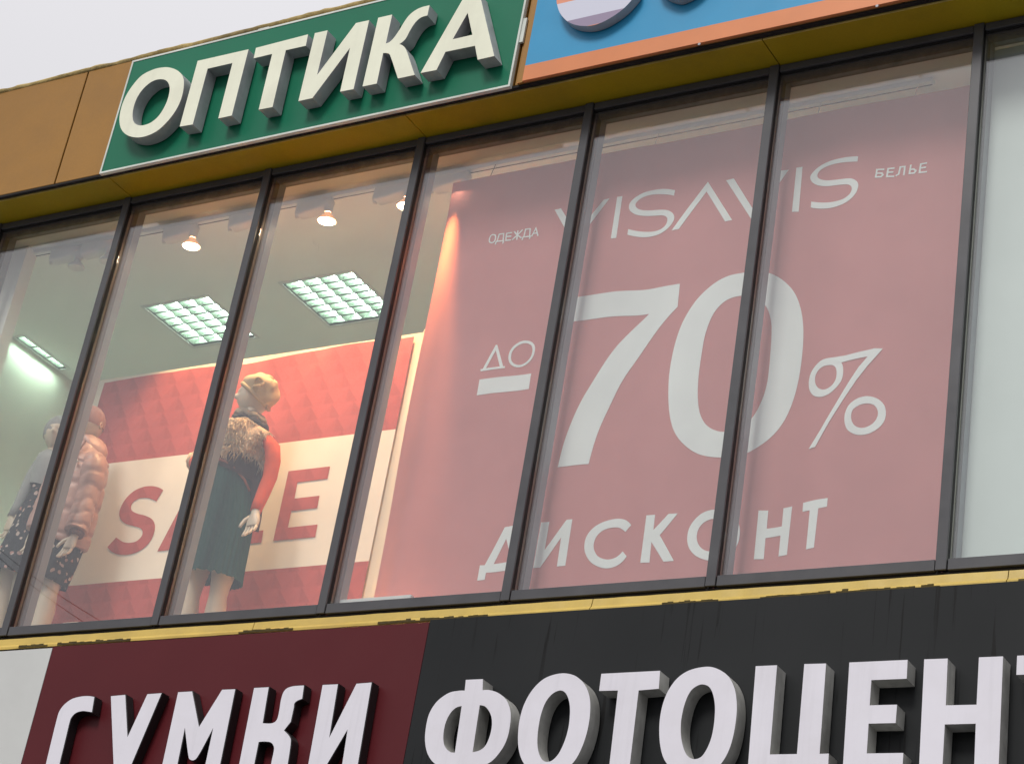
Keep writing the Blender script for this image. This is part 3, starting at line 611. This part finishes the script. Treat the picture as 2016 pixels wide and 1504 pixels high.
# ------------------------------------------------------------------ track with spot lamps
TY = .285
rend = onZ(1836, 150, ZC).x
tk = thing('lighting_track', 'white ceiling track running behind the top of the glass', 'light track', (1.8, TY, ZC-.03))
box('rail', m_plastic, tk, -1.15, rend, TY-.018, TY+.018, ZC-.026, ZC-.0005, bevel=.002)
box('rail_slot', m_gasket, tk, -1.14, rend-.01, TY+.006, TY+.010, ZC-.0285, ZC-.0262)
def spot(x, label, lit=True, aim=(0, .45, -1), power=90, blend=.7, size=75, col=(1, .60, .29)):
    t = thing('spot_lamp', label, 'spot lamp', (x, TY, ZC-.028), 'spot lamps on the ceiling track')
    # adapter body: rounded box tapering from its blunt end to the socket
    rings = []
    for k, (dx, h, hw, dz) in enumerate(((-.205, .030, .024, .0), (-.20, .078, .036, .0), (-.185, .086, .040, .0), (-.10, .078, .040, -.004), (-.02, .060, .036, -.012), (.015, .035, .026, -.02))):
        zc = ZC-.030-h/2+dz*.2
        rings.append([(x+dx+.012*math.cos(a)*0, TY+hw*math.copysign(abs(math.cos(a))**.5, math.cos(a)), zc+h/2*math.copysign(abs(math.sin(a))**.5, math.sin(a))) for a in [2*math.pi*q/16 for q in range(16)]])
    MB().loft(rings).build('adapter', m_plastic, t, smooth=True)
    MB().tube([(x-.207, TY, ZC-.034), (x-.213, TY, ZC-.072), (x-.207, TY, ZC-.115)], [.012, .016, .011], 10).build('end_cap', m_plastic, t, smooth=True)
    so = MB().tube([(x, TY, ZC-.030), (x, TY, ZC-.060), (x+.002, TY+.002, ZC-.115)], [.018, .026, .024], 14).build('socket', m_plastic, t, smooth=True)
    aim = Vector(aim).normalized(); d = Vector((.02, .10, -1)).normalized(); n0 = Vector((x+.002, TY+.002, ZC-.117))
    pts = [n0+d*q for q in (0, .012, .024, .042, .052)]
    MB().tube(pts, [.017, .019, .034, .048, .050], 20, cap=False).build('bulb', m_plastic if not lit else m_bulb, t, smooth=True)
    MB().tube([n0+d*.048, n0+d*.0535], [.0490, .0475], 20).build('lens', e_hot if lit else m_plastic, t)
    if lit:
        ld = bpy.data.lights.new('spot_light', 'SPOT'); ld.energy = power; ld.spot_size = math.radians(size); ld.spot_blend = blend; ld.color = col; ld.shadow_soft_size = .045
        lo = bpy.data.objects.new('spot_light', ld); COL.objects.link(lo); lo.parent = t
        lo.location = W(*(n0+d*.066))-origin(t); lo.rotation_euler = (-aim).to_track_quat('Z', 'Y').to_euler()
m_bulb = emit('glowing_bulb', (1, .45, .18), .55)
spot(-.60, 'unlit white spot lamp on the track over the floral dress mannequin', False)
spot(-.36, 'unlit white spot lamp mostly hidden behind the first window post', False)
spot(.267, 'lit warm spot lamp between the first two ceiling lights and posts', True, (.02, .42, -1))
spot(.745, 'lit warm spot lamp hidden behind the post beside the green skirt mannequin', True, (.02, .42, -1))
spot(1.214, 'lit warm spot lamp above the red end of the sale banner', True, (.05, .40, -1))
spot(1.735, 'lit warm spot lamp beside the edge of the big red banner', True, (-.05, .45, -1))
spot(2.10, 'lit warm spot lamp behind the top corner of the big red banner', True, (0, -.03, -1), 2600, 1.0, 25, (1, .46, .13))
MB().tube([W(*(onZ(618, 470, ZC)))*0+onZ(618, 470, ZC-.002), onZ(616, 476, ZC-.02), onZ(620, 482, ZC-.03), onZ(627, 481, ZC-.03), onZ(628, 495, ZC-.06)], [.0015]*5, 5).build('wire_hook', m_plastic, tk)

# ------------------------------------------------------------------ mannequins
def ell(c, a, b, n=32, fn=None):
    """section ring: centre c, half width vector a (in x-z), half depth b along y"""
    c = Vector(c); a = Vector(a); out = []
    for k in range(n):
        t = 2*math.pi*k/n; s = fn(t) if fn else 1
        out.append(c+a*(math.cos(t)*s)+Vector((0, b*math.sin(t)*s, 0)))
    return out
def sil(rows, Y, n=32, fn=None, k=.95):
    """loft rings from measured left and right edges (photo points) of a garment standing at depth Y"""
    out = []
    for i, (lx, ly, rx, ry, dep) in enumerate(rows):
        L, Rr = onY(lx, ly, Y), onY(rx, ry, Y); c = (L+Rr)/2; a = (Rr-L)/2*k
        out.append(ell(c, a, dep, n, (lambda t, i=i: fn(i, t)) if fn else None))
    return out
def densify(rings, m):
    out = []
    for i in range(len(rings)-1):
        p0, p1, p2, p3 = rings[max(i-1, 0)], rings[i], rings[i+1], rings[min(i+2, len(rings)-1)]
        for q in range(m):
            t = q/m
            out.append([.5*((2*b)+(c-a)*t+(2*a-5*b+4*c-d)*t*t+(3*b-a-3*c+d)*t**3) for a, b, c, d in zip(p0, p1, p2, p3)])
    out.append(rings[-1]); return out
def head(c, h, yaw, parent, tilt=0):
    """mannequin head: skull, jaw, brow, nose, lips and ears; yaw 0 faces the street (-y)"""
    mb = MB(); nu, nv = 40, 32; vs = []
    Rm = Matrix.Rotation(yaw, 3, 'Z') @ Matrix.Rotation(tilt, 3, 'X')
    for j in range(nv+1):
        ph = math.pi*j/nv; z = math.cos(ph); r = math.sin(ph)
        for i in range(nu):
            th = 2*math.pi*i/nu; x = r*math.sin(th); y = -r*math.cos(th)      # y<0 is the face
            jaw = max(0, -z-.05); w = .74-.26*jaw**1.2; d = .86-.10*jaw
            X, Y_, Zz = x*w, y*d, z
            f = max(0, -y)
            if f > 0:
                g = lambda zc, xc, sz_, sx_: math.exp(-((z-zc)/sz_)**2-((abs(x)-xc)/sx_)**2)
                Y_ -= .20*g(-.08, 0, .13, .10)*f + .10*g(-.16, 0, .07, .12)*f      # nose
                Y_ += .10*g(.10, .30, .10, .14)*f                                   # eye sockets
                Y_ -= .05*g(.26, .22, .08, .25)*f                                   # brow
                Y_ -= .085*g(-.40, 0, .045, .18)*f + .075*g(-.52, 0, .05, .15)*f    # lips
                Y_ += .05*g(-.46, 0, .02, .2)*f
                Y_ -= .10*g(-.80, 0, .13, .22)*f                                    # chin
            vs.append(Vector(c)+Rm @ Vector((X, Y_, Zz))*h*.5)
    fs = [(j*nu+i, j*nu+(i+1) % nu, (j+1)*nu+(i+1) % nu, (j+1)*nu+i) for j in range(nv) for i in range(nu)]
    mb.add(vs, fs)
    for s_ in (-1, 1):
        pts = [Vector(c)+Rm @ Vector((s_*.74, .02+.10*math.cos(q), .02+.20*math.sin(q)))*h*.5 for q in [2*math.pi*k/8 for k in range(9)]]
        mb.tube(pts, [h*.03]*9, 6)
    return mb.build('head', m_skin, parent, smooth=True)
def hand(wrist, d, parent, side=1, s=1.0, spread=0.0):
    """relaxed hand: palm, four unequal curled fingers and a thumb; d points from wrist to fingertips"""
    d = Vector(d).normalized(); u = d.cross(Vector((0, 1, 0))).normalized()*side; f = u.cross(d)*side    # u towards the thumb, f towards the palm
    wv = Vector(wrist); mb = MB()
    palm = [ell(wv+d*q*s, u*wd*s, th*s, 16) for q, wd, th in ((-.02, .024, .020), (.01, .026, .020), (.04, .036, .019), (.07, .040, .017), (.088, .036, .014))]
    mb.loft(densify(palm, 2))
    for k, (o, L) in enumerate(((.028, .066), (.010, .074), (-.009, .069), (-.027, .055))):
        b0 = wv+(d*.082+u*o)*s; cu = -f*(.10+.06*k)
        d2 = (d+u*(.10-.06*k)*(1+spread)).normalized()
        p1 = b0+(d2+cu*.5).normalized()*L*.42*s; p2 = p1+(d2+cu*2.2).normalized()*L*.34*s; p3 = p2+(d2+cu*3.6).normalized()*L*.26*s
        mb.tube([b0, p1, p2, p3, p3+(p3-p2)*.15], [.0088*s, .0085*s, .0075*s, .006*s, .002*s], 8)
    b0 = wv+(d*.022+u*.024)*s; p1 = b0+(d*.6+u*.75-f*.2).normalized()*.036*s; p2 = p1+(d*.92+u*.25-f*.3).normalized()*.032*s; p3 = p2+(d-f*.3).normalized()*.022*s
    mb.tube([b0, p1, p2, p3, p3+(p3-p2)*.15], [.012*s, .0105*s, .009*s, .0072*s, .002*s], 8)
    return mb.build('hand', m_skin, parent, smooth=True)
def leg(hip, foot, parent, yaw=0):
    h, f = Vector(hip), Vector(foot); L = h-f
    prof = [(1, .082), (.8, .074), (.62, .060), (.52, .048), (.46, .045), (.36, .052), (.28, .050), (.18, .036), (.09, .027), (.045, .029)]
    mb = MB(); mb.tube([f+L*q+Vector((0, .012*math.exp(-((q-.32)/.1)**2), 0)) for q, r in prof], [r for q, r in prof], 18, flat=1.08)
    t_ = Vector((math.sin(yaw), -math.cos(yaw), 0))
    mb.tube([f+Vector((0, 0, .035))-t_*.045, f+Vector((0, 0, .03)), f+t_*.06+Vector((0, 0, .022)), f+t_*.13+Vector((0, 0, .016)), f+t_*.175+Vector((0, 0, .012))], [.022, .034, .033, .028, .012], 12)
    return mb.build('leg', m_skin, parent, smooth=True)
def patterned(name, base, spots, scale, thr):
    m = bpy.data.materials.new(name); m.use_nodes = True; t = m.node_tree; b = t.nodes['Principled BSDF']; b.inputs['Roughness'].default_value = .85
    pos = N(t, 'NewGeometry').outputs['Position']; vo = N(t, 'TexVoronoi'); vo.inputs['Scale'].default_value = scale; vo.inputs['Randomness'].default_value = 1
    wv = N(t, 'VectorMath', operation='ADD'); nn = N(t, 'TexNoise'); nn.inputs['Scale'].default_value = 30; t.links.new(pos, nn.inputs['Vector'])
    sc = N(t, 'VectorMath', operation='SCALE'); sc.inputs['Scale'].default_value = .035; t.links.new(nn.outputs['Color'], sc.inputs[0]); t.links.new(pos, wv.inputs[0]); t.links.new(sc.outputs[0], wv.inputs[1]); t.links.new(wv.outputs[0], vo.inputs['Vector'])
    msk = math_(t, 'LESS_THAN', vo.outputs['Distance'], thr); sel = N(t, 'SeparateColor'); t.links.new(vo.outputs['Color'], sel.inputs[0])
    on = math_(t, 'MULTIPLY', msk, math_(t, 'GREATER_THAN', sel.outputs[0], .35))
    cc = mixc(t, sel.outputs[1], spots[0], spots[1]); t.links.new(mixc(t, on, base, cc), b.inputs['Base Color']); return m
def fabric(name, col, bump=.4, bscale=80, var=.12, rough=.85): return mat(name, col, rough, var, 7, bump, bscale, spec=.15)
m_knit = fabric('cream_knit', (.62, .47, .27), .6, 160); m_scarf = fabric('taupe_knit', (.36, .29, .21), .8, 120, .3); m_scarf2 = fabric('dark_scarf', (.07, .065, .065), .6, 100)
m_fur = mat('beige_fur', (.64, .45, .29), .9, .42, 22, .6, 90, spec=.1); m_furd = mat('fur_tips', (.70, .56, .40), .9, .2, 30)
m_sweat = fabric('orange_knit', (.66, .10, .045), .5, 140); m_skirt = fabric('green_pleats', (.012, .060, .048), .2, 90); m_vest_shade = fabric('dark_knit_and_shade', (.045, .022, .02), .5, 120); m_cord = fabric('rust_cord', (.30, .10, .06))
m_puff = mat('pink_puffer', (.50, .29, .23), .42, .06, 6, .35, 26); m_puffd = fabric('puffer_seam', (.20, .12, .10)); m_hair = fabric('rose_hat', (.40, .22, .19), .6, 120); m_card = fabric('grey_cardigan', (.36, .36, .34), .5, 120)
m_floral = patterned('floral_cloth', (.016, .022, .026), ((.62, .55, .47), (.42, .20, .16)), 25, .33)

# --- mannequin in the green pleated skirt
Y2 = .38; c2 = onY(430, 1100, Y2)
m2 = thing('mannequin', 'mannequin in beret, fur collar, orange sleeves and dark green pleated skirt', 'mannequin', (c2.x, Y2, ZF))
def P2(px, py, dy=0): p = onY(px, py, Y2); return Vector((p.x, p.y+dy, p.z))
lg = P2(381, 1150); rg = P2(429, 1150, .02)
for q, px in ((lg, 365), (rg, 424)):
    leg((q.x+.006, q.y, .76), (q.x-.004, q.y, ZF+.002), m2, -.25)
body = MB().loft(densify(sil([(458, 940, 478, 942, .05), (457, 900, 494, 906, .075), (454, 862, 524, 866, .105), (468, 846, 516, 848, .085), (480, 832, 506, 834, .045), (482, 806, 508, 806, .042)], Y2, k=.9), 3)).build('torso', m_skin, m2, smooth=True)
def pleat(i, t): return 1+(.012+.006*i)*math.sin(t*30)
rows = [(432, 921, 486, 930, .085), (426, 942, 491, 948, .100), (420, 968, 494, 972, .112), (410, 1015, 493, 1020, .118), (397, 1066, 484, 1070, .122), (384, 1108, 475, 1112, .126), (373, 1139, 470, 1142, .130)]
sk = densify(sil(rows, Y2, 120, pleat, .93), 4)
for k, p in enumerate(sk[-1]): p.z += .012*noise.noise(Vector((k*.35, 2, 1)))
MB().loft(sk, cap=False).build('skirt', m_skirt, m2, smooth=True)
MB().loft(densify(sil([(434, 917, 487, 926, .088), (433, 926, 488, 935, .092)], Y2, 40, None, .95), 2), cap=False).build('waistband', m_skirt, m2, smooth=True)
MB().loft(densify(sil([(440, 868, 520, 872, .125), (438, 893, 512, 902, .122), (436, 912, 504, 930, .112), (438, 926, 500, 950, .105)], Y2, 40, None, .92), 3), cap=False).build('knit_vest', m_vest_shade, m2, smooth=True)
MB().loft(densify([[p+Vector((0, .05, 0)) for p in r] for r in sil([(470, 900, 512, 906, .05), (474, 930, 510, 936, .05), (476, 965, 506, 970, .045), (478, 1000, 502, 1004, .04), (478, 1032, 496, 1036, .03)], Y2, 28, lambda i, t: 1+.05*math.sin(4*t+i), .95)], 3)).build('shadow_panel', m_vest_shade, m2, smooth=True)  # dark panel added for the shadow on the banner between skirt and sleeve
MB().tube([P2(436, 918, -.10), P2(452, 921, -.112), P2(468, 926, -.108), P2(482, 936, -.09), P2(492, 952, -.05), P2(494, 968, -.01)], [.007]*6, 8).build('cord_belt', m_cord, m2, smooth=True)
# fur collar: thick yoke with loose locks
fr = densify(sil([(468, 838, 516, 838, .10), (452, 846, 529, 850, .125), (443, 862, 531, 866, .138), (438, 882, 524, 890, .135), (437, 897, 512, 908, .125)], Y2, 48, lambda i, t: 1+.05*math.sin(5*t+i*2)+.03*math.sin(11*t+i), .95), 4)
fr = [[p+Vector((noise.noise(p*14), noise.noise(p*14+Vector((5, 0, 0))), noise.noise(p*14+Vector((0, 9, 0)))))*.016 for p in r] for r in fr]
fur = MB().loft(fr, cap=False).build('fur_collar', m_fur, m2, smooth=True)
lk = MB()
for _ in range(2600):
    r = random.randrange(len(fr)); k = random.randrange(48); p = fr[r][k]; cc = sum(fr[r], Vector())/48
    o = (p-cc).normalized(); dn = Vector((0, 0, -1)); L = random.uniform(.025, .060)*(1.5 if r > 13 else 1)
    d = (o*random.uniform(.1, .6)+dn*random.uniform(.5, 1.1)+Vector((random.uniform(-.5, .5), random.uniform(-.3, .3), 0))).normalized(); sd_ = d.cross(o).normalized()*.0024
    lk.add([p-sd_, p+sd_, p+d*L*.6+sd_*.6+o*.006, p+d*L], [(0, 1, 2), (0, 2, 3)])
lo = lk.build('fur_locks', [m_furd], fur); lo['kind'] = 'stuff'
# scarf loops
for k, (rows, mm) in enumerate((([(480, 812, 508, 814, .050), (468, 815, 519, 820, .080), (463, 825, 524, 828, .088), (470, 830, 520, 834, .07)], m_scarf), ([(466, 826, 520, 830, .085), (459, 832, 526, 837, .105), (461, 841, 524, 843, .10)], m_scarf2))):
    rg_ = densify(sil(rows, Y2, 36, lambda i, t: 1+.03*math.sin(4*t+i*1.7), .92), 4)
    MB().loft([[p+Vector((0, 0, .007*math.sin(9*math.atan2(p.y-Y2, p.x-P2(490, 820).x)))) for p in r] for r in rg_]).build('scarf', mm, m2, smooth=True)
hc = P2(499, 785); hh = .205
head(hc, hh, -.72, m2, .06)
# beret: soft folded crown pulled to the back
bt = MB(); nu, nv = 40, 18; vs = []; bc = P2(510, 770, .01); ax = Matrix.Rotation(.66, 3, 'Y') @ Matrix.Rotation(-.12, 3, 'X')
for j in range(nv+1):
    ph = math.pi*.62*j/nv
    for i in range(nu):
        th = 2*math.pi*i/nu; p = Vector((math.sin(ph)*math.cos(th)*.112, math.sin(ph)*math.sin(th)*.100, math.cos(ph)*.098))
        w = 1+.05*math.sin(3*th+5*ph)+.07*noise.noise(Vector((p.x*30, p.y*30, p.z*18))); vs.append(bc+ax @ (p*w))
bt.add(vs, [(j*nu+i, j*nu+(i+1) % nu, (j+1)*nu+(i+1) % nu, (j+1)*nu+i) for j in range(nv) for i in range(nu)]); be = bt.build('beret', m_knit, m2, smooth=True)
MB().tube([bc+ax @ Vector((.104*math.cos(q), .093*math.sin(q), -.034)) for q in [2*math.pi*k/24 for k in range(25)]], [.012]*25, 8).build('band', m_knit, be, smooth=True)
MB().tube([bc+ax @ Vector((.046+.026*math.cos(q), -.098+.010*math.sin(q*2), .020+.028*math.sin(q))) for q in [2*math.pi*k/20 for k in range(21)]], [.008]*21, 6).build('flower', m_knit, be, smooth=True)
# sleeves and hands
sl = [P2(524, 866), P2(537, 884), P2(537, 908), P2(531, 940), P2(525, 970, -.02), P2(518, 998, -.04), P2(515, 1014, -.05)]
MB().tube(sl, [.034, .042, .041, .038, .036, .032, .029], 18, fn=lambda i, k: 1+.04*math.sin(k*1.7+i*2.3)).build('sleeve', m_sweat, m2, smooth=True)
hand(P2(515, 1017, -.052), P2(508, 1062, -.07)-P2(515, 1017, -.052), m2, -1, .98, .5)
sl = [P2(455, 866), P2(440, 876), P2(416, 894, -.01), P2(402, 906, -.02), P2(396, 914, -.03), P2(402, 923, -.07), P2(407, 931, -.08), P2(411, 941, -.08)]
MB().tube(sl, [.036, .047, .046, .043, .042, .040, .034, .030], 18).build('sleeve', m_sweat, m2, smooth=True)
MB().tube([P2(396, 925, -.03), P2(392, 914, -.03), P2(394, 900, -.03)], [.046, .054, .036], 14, fn=lambda i, k: 1+.15*math.sin(k*2.7+i)).build('fur_cuff', m_fur, m2, smooth=True)
hand(P2(411, 944, -.08), Vector((.02, -.05, -1)), m2, 1, .9)

# --- mannequin in the pink puffer jacket
Y1 = .38; c1 = onY(100, 1150, Y1)
m1 = thing('mannequin', 'mannequin in pink quilted puffer jacket over a floral skirt', 'mannequin', (c1.x, Y1, ZF))
def P1(px, py, dy=0): p = onY(px, py, Y1); return Vector((p.x, p.y+dy, p.z))
for px in (97, 62):
    q = P1(px, 1160, .01 if px < 80 else 0); leg((q.x+.01, q.y, .95), (q.x-.004, q.y, ZF+.002), m1, -.2)
rows = [(150, 868, 188, 876, .062), (149, 882, 192, 890, .070), (140, 897, 206, 908, .100), (132, 915, 203, 925, .125), (124, 945, 196, 953, .135), (115, 980, 186, 988, .140), (106, 1012, 176, 1022, .143), (97, 1042, 166, 1055, .142), (92, 1060, 158, 1076, .136), (94, 1064, 154, 1079, .120)]
rg_ = densify(sil(rows, Y1, 56, None, .98), 9); n_ = len(rg_)
for i, r in enumerate(rg_):
    cc = sum(r, Vector())/len(r); q = i/(n_-1)*6.2
    for k in range(len(r)):
        qq = q+.28*math.sin(k*2*math.pi/56+.8)+.10*noise.noise(r[k]*5); s_ = 1.01-.065*math.exp(-((qq-round(qq))/.10)**2)
        r[k] = cc+(r[k]-cc)*(s_+.018*noise.noise(r[k]*13))+Vector((0, 0, .010*math.sin(k*2*math.pi/56*2)))
jk = MB().loft(rg_).build('jacket', m_puff, m1, smooth=True)
pl = [P1(186, 880, -.075), P1(181, 905, -.115), P1(170, 945, -.138), P1(160, 985, -.145), P1(150, 1020, -.148), P1(140, 1058, -.142)]
MB().tube(pl, [.006]*6, 8).build('zip', m_puffd, jk, smooth=True)
MB().tube([P1(180, 896, -.125), P1(181, 918, -.135), P1(183, 930, -.138)], [.004, .004, .009], 8).build('toggle', m_print, jk)
def puff(i, k):
    q = i/7.0+.18*math.sin(k*.63+1)+.12*math.sin(k*1.25+i*.2); d = q-round(q)
    return 1.03-.13*math.exp(-(d/.10)**2)+.02*math.sin(k*1.9+i*.6)
def spl(pts, m):
    r = densify([[Vector(p)] for p in pts], m); return [q[0] for q in r]
ap = spl([P1(188, 908, -.02), P1(191, 928, -.03), P1(187, 962, -.04), P1(180, 1000, -.055), P1(174, 1033, -.07), P1(168, 1058, -.08)], 9)
MB().tube(ap, [.062+.014*math.sin(math.pi*min(1, i/22)) for i in range(len(ap))], 20, fn=puff).build('sleeve', m_puff, m1, smooth=True)
MB().tube([P1(171, 1058, -.08), P1(168, 1067, -.082)], [.042, .040], 16).build('cuff', m_puffd, m1, smooth=True)
hand(P1(167, 1066, -.083), P1(152, 1105, -.10)-P1(167, 1066, -.083), m1, -1, .98, .5)
ap = spl([P1(138, 905, -.02), P1(122, 935, -.02), P1(104, 975, -.03), P1(92, 1010, -.04), P1(80, 1050, -.05)], 9)
MB().tube(ap, [.050+.012*math.sin(math.pi*min(1, i/22)) for i in range(len(ap))], 20, fn=puff).build('sleeve', m_puff, m1, smooth=True)
hand(P1(79, 1053, -.05), Vector((-.05, 0, -1)), m1, 1, .98)
hood = MB().loft(densify([[p+Vector((0, .045, 0)) for p in r] for r in sil([(150, 884, 194, 892, .070), (146, 872, 197, 880, .088), (150, 860, 194, 868, .090), (158, 852, 190, 859, .075)], Y1, 40, lambda i, t: 1+.03*math.sin(5*t+i), .95)], 4), cap=False); hood.build('hood', m_puff, m1, smooth=True)
head(P1(176, 838), .20, .15, m1); 
bt = MB(); vs = []; bc = P1(178, 832)
for j in range(15):
    ph = math.pi*.60*j/14
    for i in range(32):
        th = 2*math.pi*i/32; p = Vector((math.sin(ph)*math.cos(th)*.078, math.sin(ph)*math.sin(th)*.090, math.cos(ph)*.100)); vs.append(bc+p*(1+.02*math.sin(16*th)))
bt.add(vs, [(j*32+i, j*32+(i+1) % 32, (j+1)*32+(i+1) % 32, (j+1)*32+i) for j in range(14) for i in range(32)]); bt.build('knit_hat', m_hair, m1, smooth=True)
sk = densify(sil([(98, 1050, 158, 1064, .118), (84, 1100, 137, 1108, .125), (68, 1140, 117, 1150, .130)], Y1, 64, lambda i, t: 1+.03*math.sin(9*t+i), .93), 4)
MB().loft(sk, cap=False).build('skirt', m_floral, m1, smooth=True)

# --- mannequin in the floral dress further in
Y3 = .62; c3 = onY(35, 1130, Y3)
m3 = thing('mannequin', 'mannequin in grey cardigan and dark floral dress beside the pale wall', 'mannequin', (c3.x, Y3, ZF))
def P3(px, py, dy=0): p = onY(px, py, Y3); return Vector((p.x, p.y+dy, p.z))
for px in (16, 44):
    q = P3(px, 1150); leg((q.x+.01, q.y, 1.0), (q.x, q.y, ZF+.002), m3, 0)
sk = densify(sil([(92, 898, 118, 902, .06), (82, 915, 128, 920, .10), (76, 945, 120, 950, .105), (70, 975, 107, 980, .095), (52, 1010, 102, 1016, .12), (32, 1060, 92, 1068, .145), (12, 1105, 78, 1114, .165), (-2, 1134, 70, 1144, .175)], Y3, 72, lambda i, t: 1+.006*i*math.sin(11*t+i), .93), 4)
MB().loft(sk, cap=False).build('dress', m_floral, m3, smooth=True)
MB().loft(densify(sil([(96, 890, 118, 893, .05), (82, 906, 132, 912, .102), (73, 938, 124, 946, .112), (68, 962, 114, 968, .105)], Y3, 40, None, .97), 3), cap=False).build('cardigan', m_card, m3, smooth=True)
MB().tube([P3(104, 900), P3(107, 884), P3(109, 872)], [.040, .032, .034], 14).build('neck', m_skin, m3, smooth=True)
head(P3(112, 858), .20, .5, m3)
bt = MB(); vs = []; bc = P3(113, 853)
for j in range(15):
    ph = math.pi*.62*j/14
    for i in range(32):
        th = 2*math.pi*i/32; p = Vector((math.sin(ph)*math.cos(th)*.082, math.sin(ph)*math.sin(th)*.095+.012, math.cos(ph)*.112)); vs.append(bc+p)
bt.add(vs, [(j*32+i, j*32+(i+1) % 32, (j+1)*32+(i+1) % 32, (j+1)*32+i) for j in range(14) for i in range(32)]); bt.build('knit_hat', m_card, m3, smooth=True)
for pts, sd_ in (([(82, 912), (70, 940), (60, 972), (50, 1006), (42, 1030)], 1), ([(130, 914), (128, 945), (118, 980), (106, 1012), (98, 1034)], -1)):
    MB().tube([P3(*p, -.02*i) for i, p in enumerate(pts)], [.044, .042, .038, .034, .029], 16).build('sleeve', m_card, m3, smooth=True)
    hand(P3(*pts[-1], -.08), P3(pts[-1][0]-9, pts[-1][1]+34, -.08)-P3(*pts[-1], -.08), m3, sd_, .95)

# ------------------------------------------------------------------ overhead cables above the street (mirrored in the low left panes)
for k, (a, b_) in enumerate((((-16.2, -12, 8.75), (-8.6, -12, 4.75)), ((-15.4, -12, 8.15), (-8.7, -12, 4.72)))):
    a, b_ = Vector(a), Vector(b_); n = 40
    pts = [a+(b_-a)*(q/n)-Vector((0, 0, .45*4*(q/n)*(1-q/n))) for q in range(n+1)]
    lab = ('thin overhead cable mirrored in the glass, the one crossing the floral skirt higher up', 'thin overhead cable mirrored in the glass, the lower one over the mannequin shin')[k]
    tag(MB().tube(pts, [.0042]*(n+1), 6).build('overhead_cable', m_cable, None), lab, 'cable', 'overhead cables across the street')
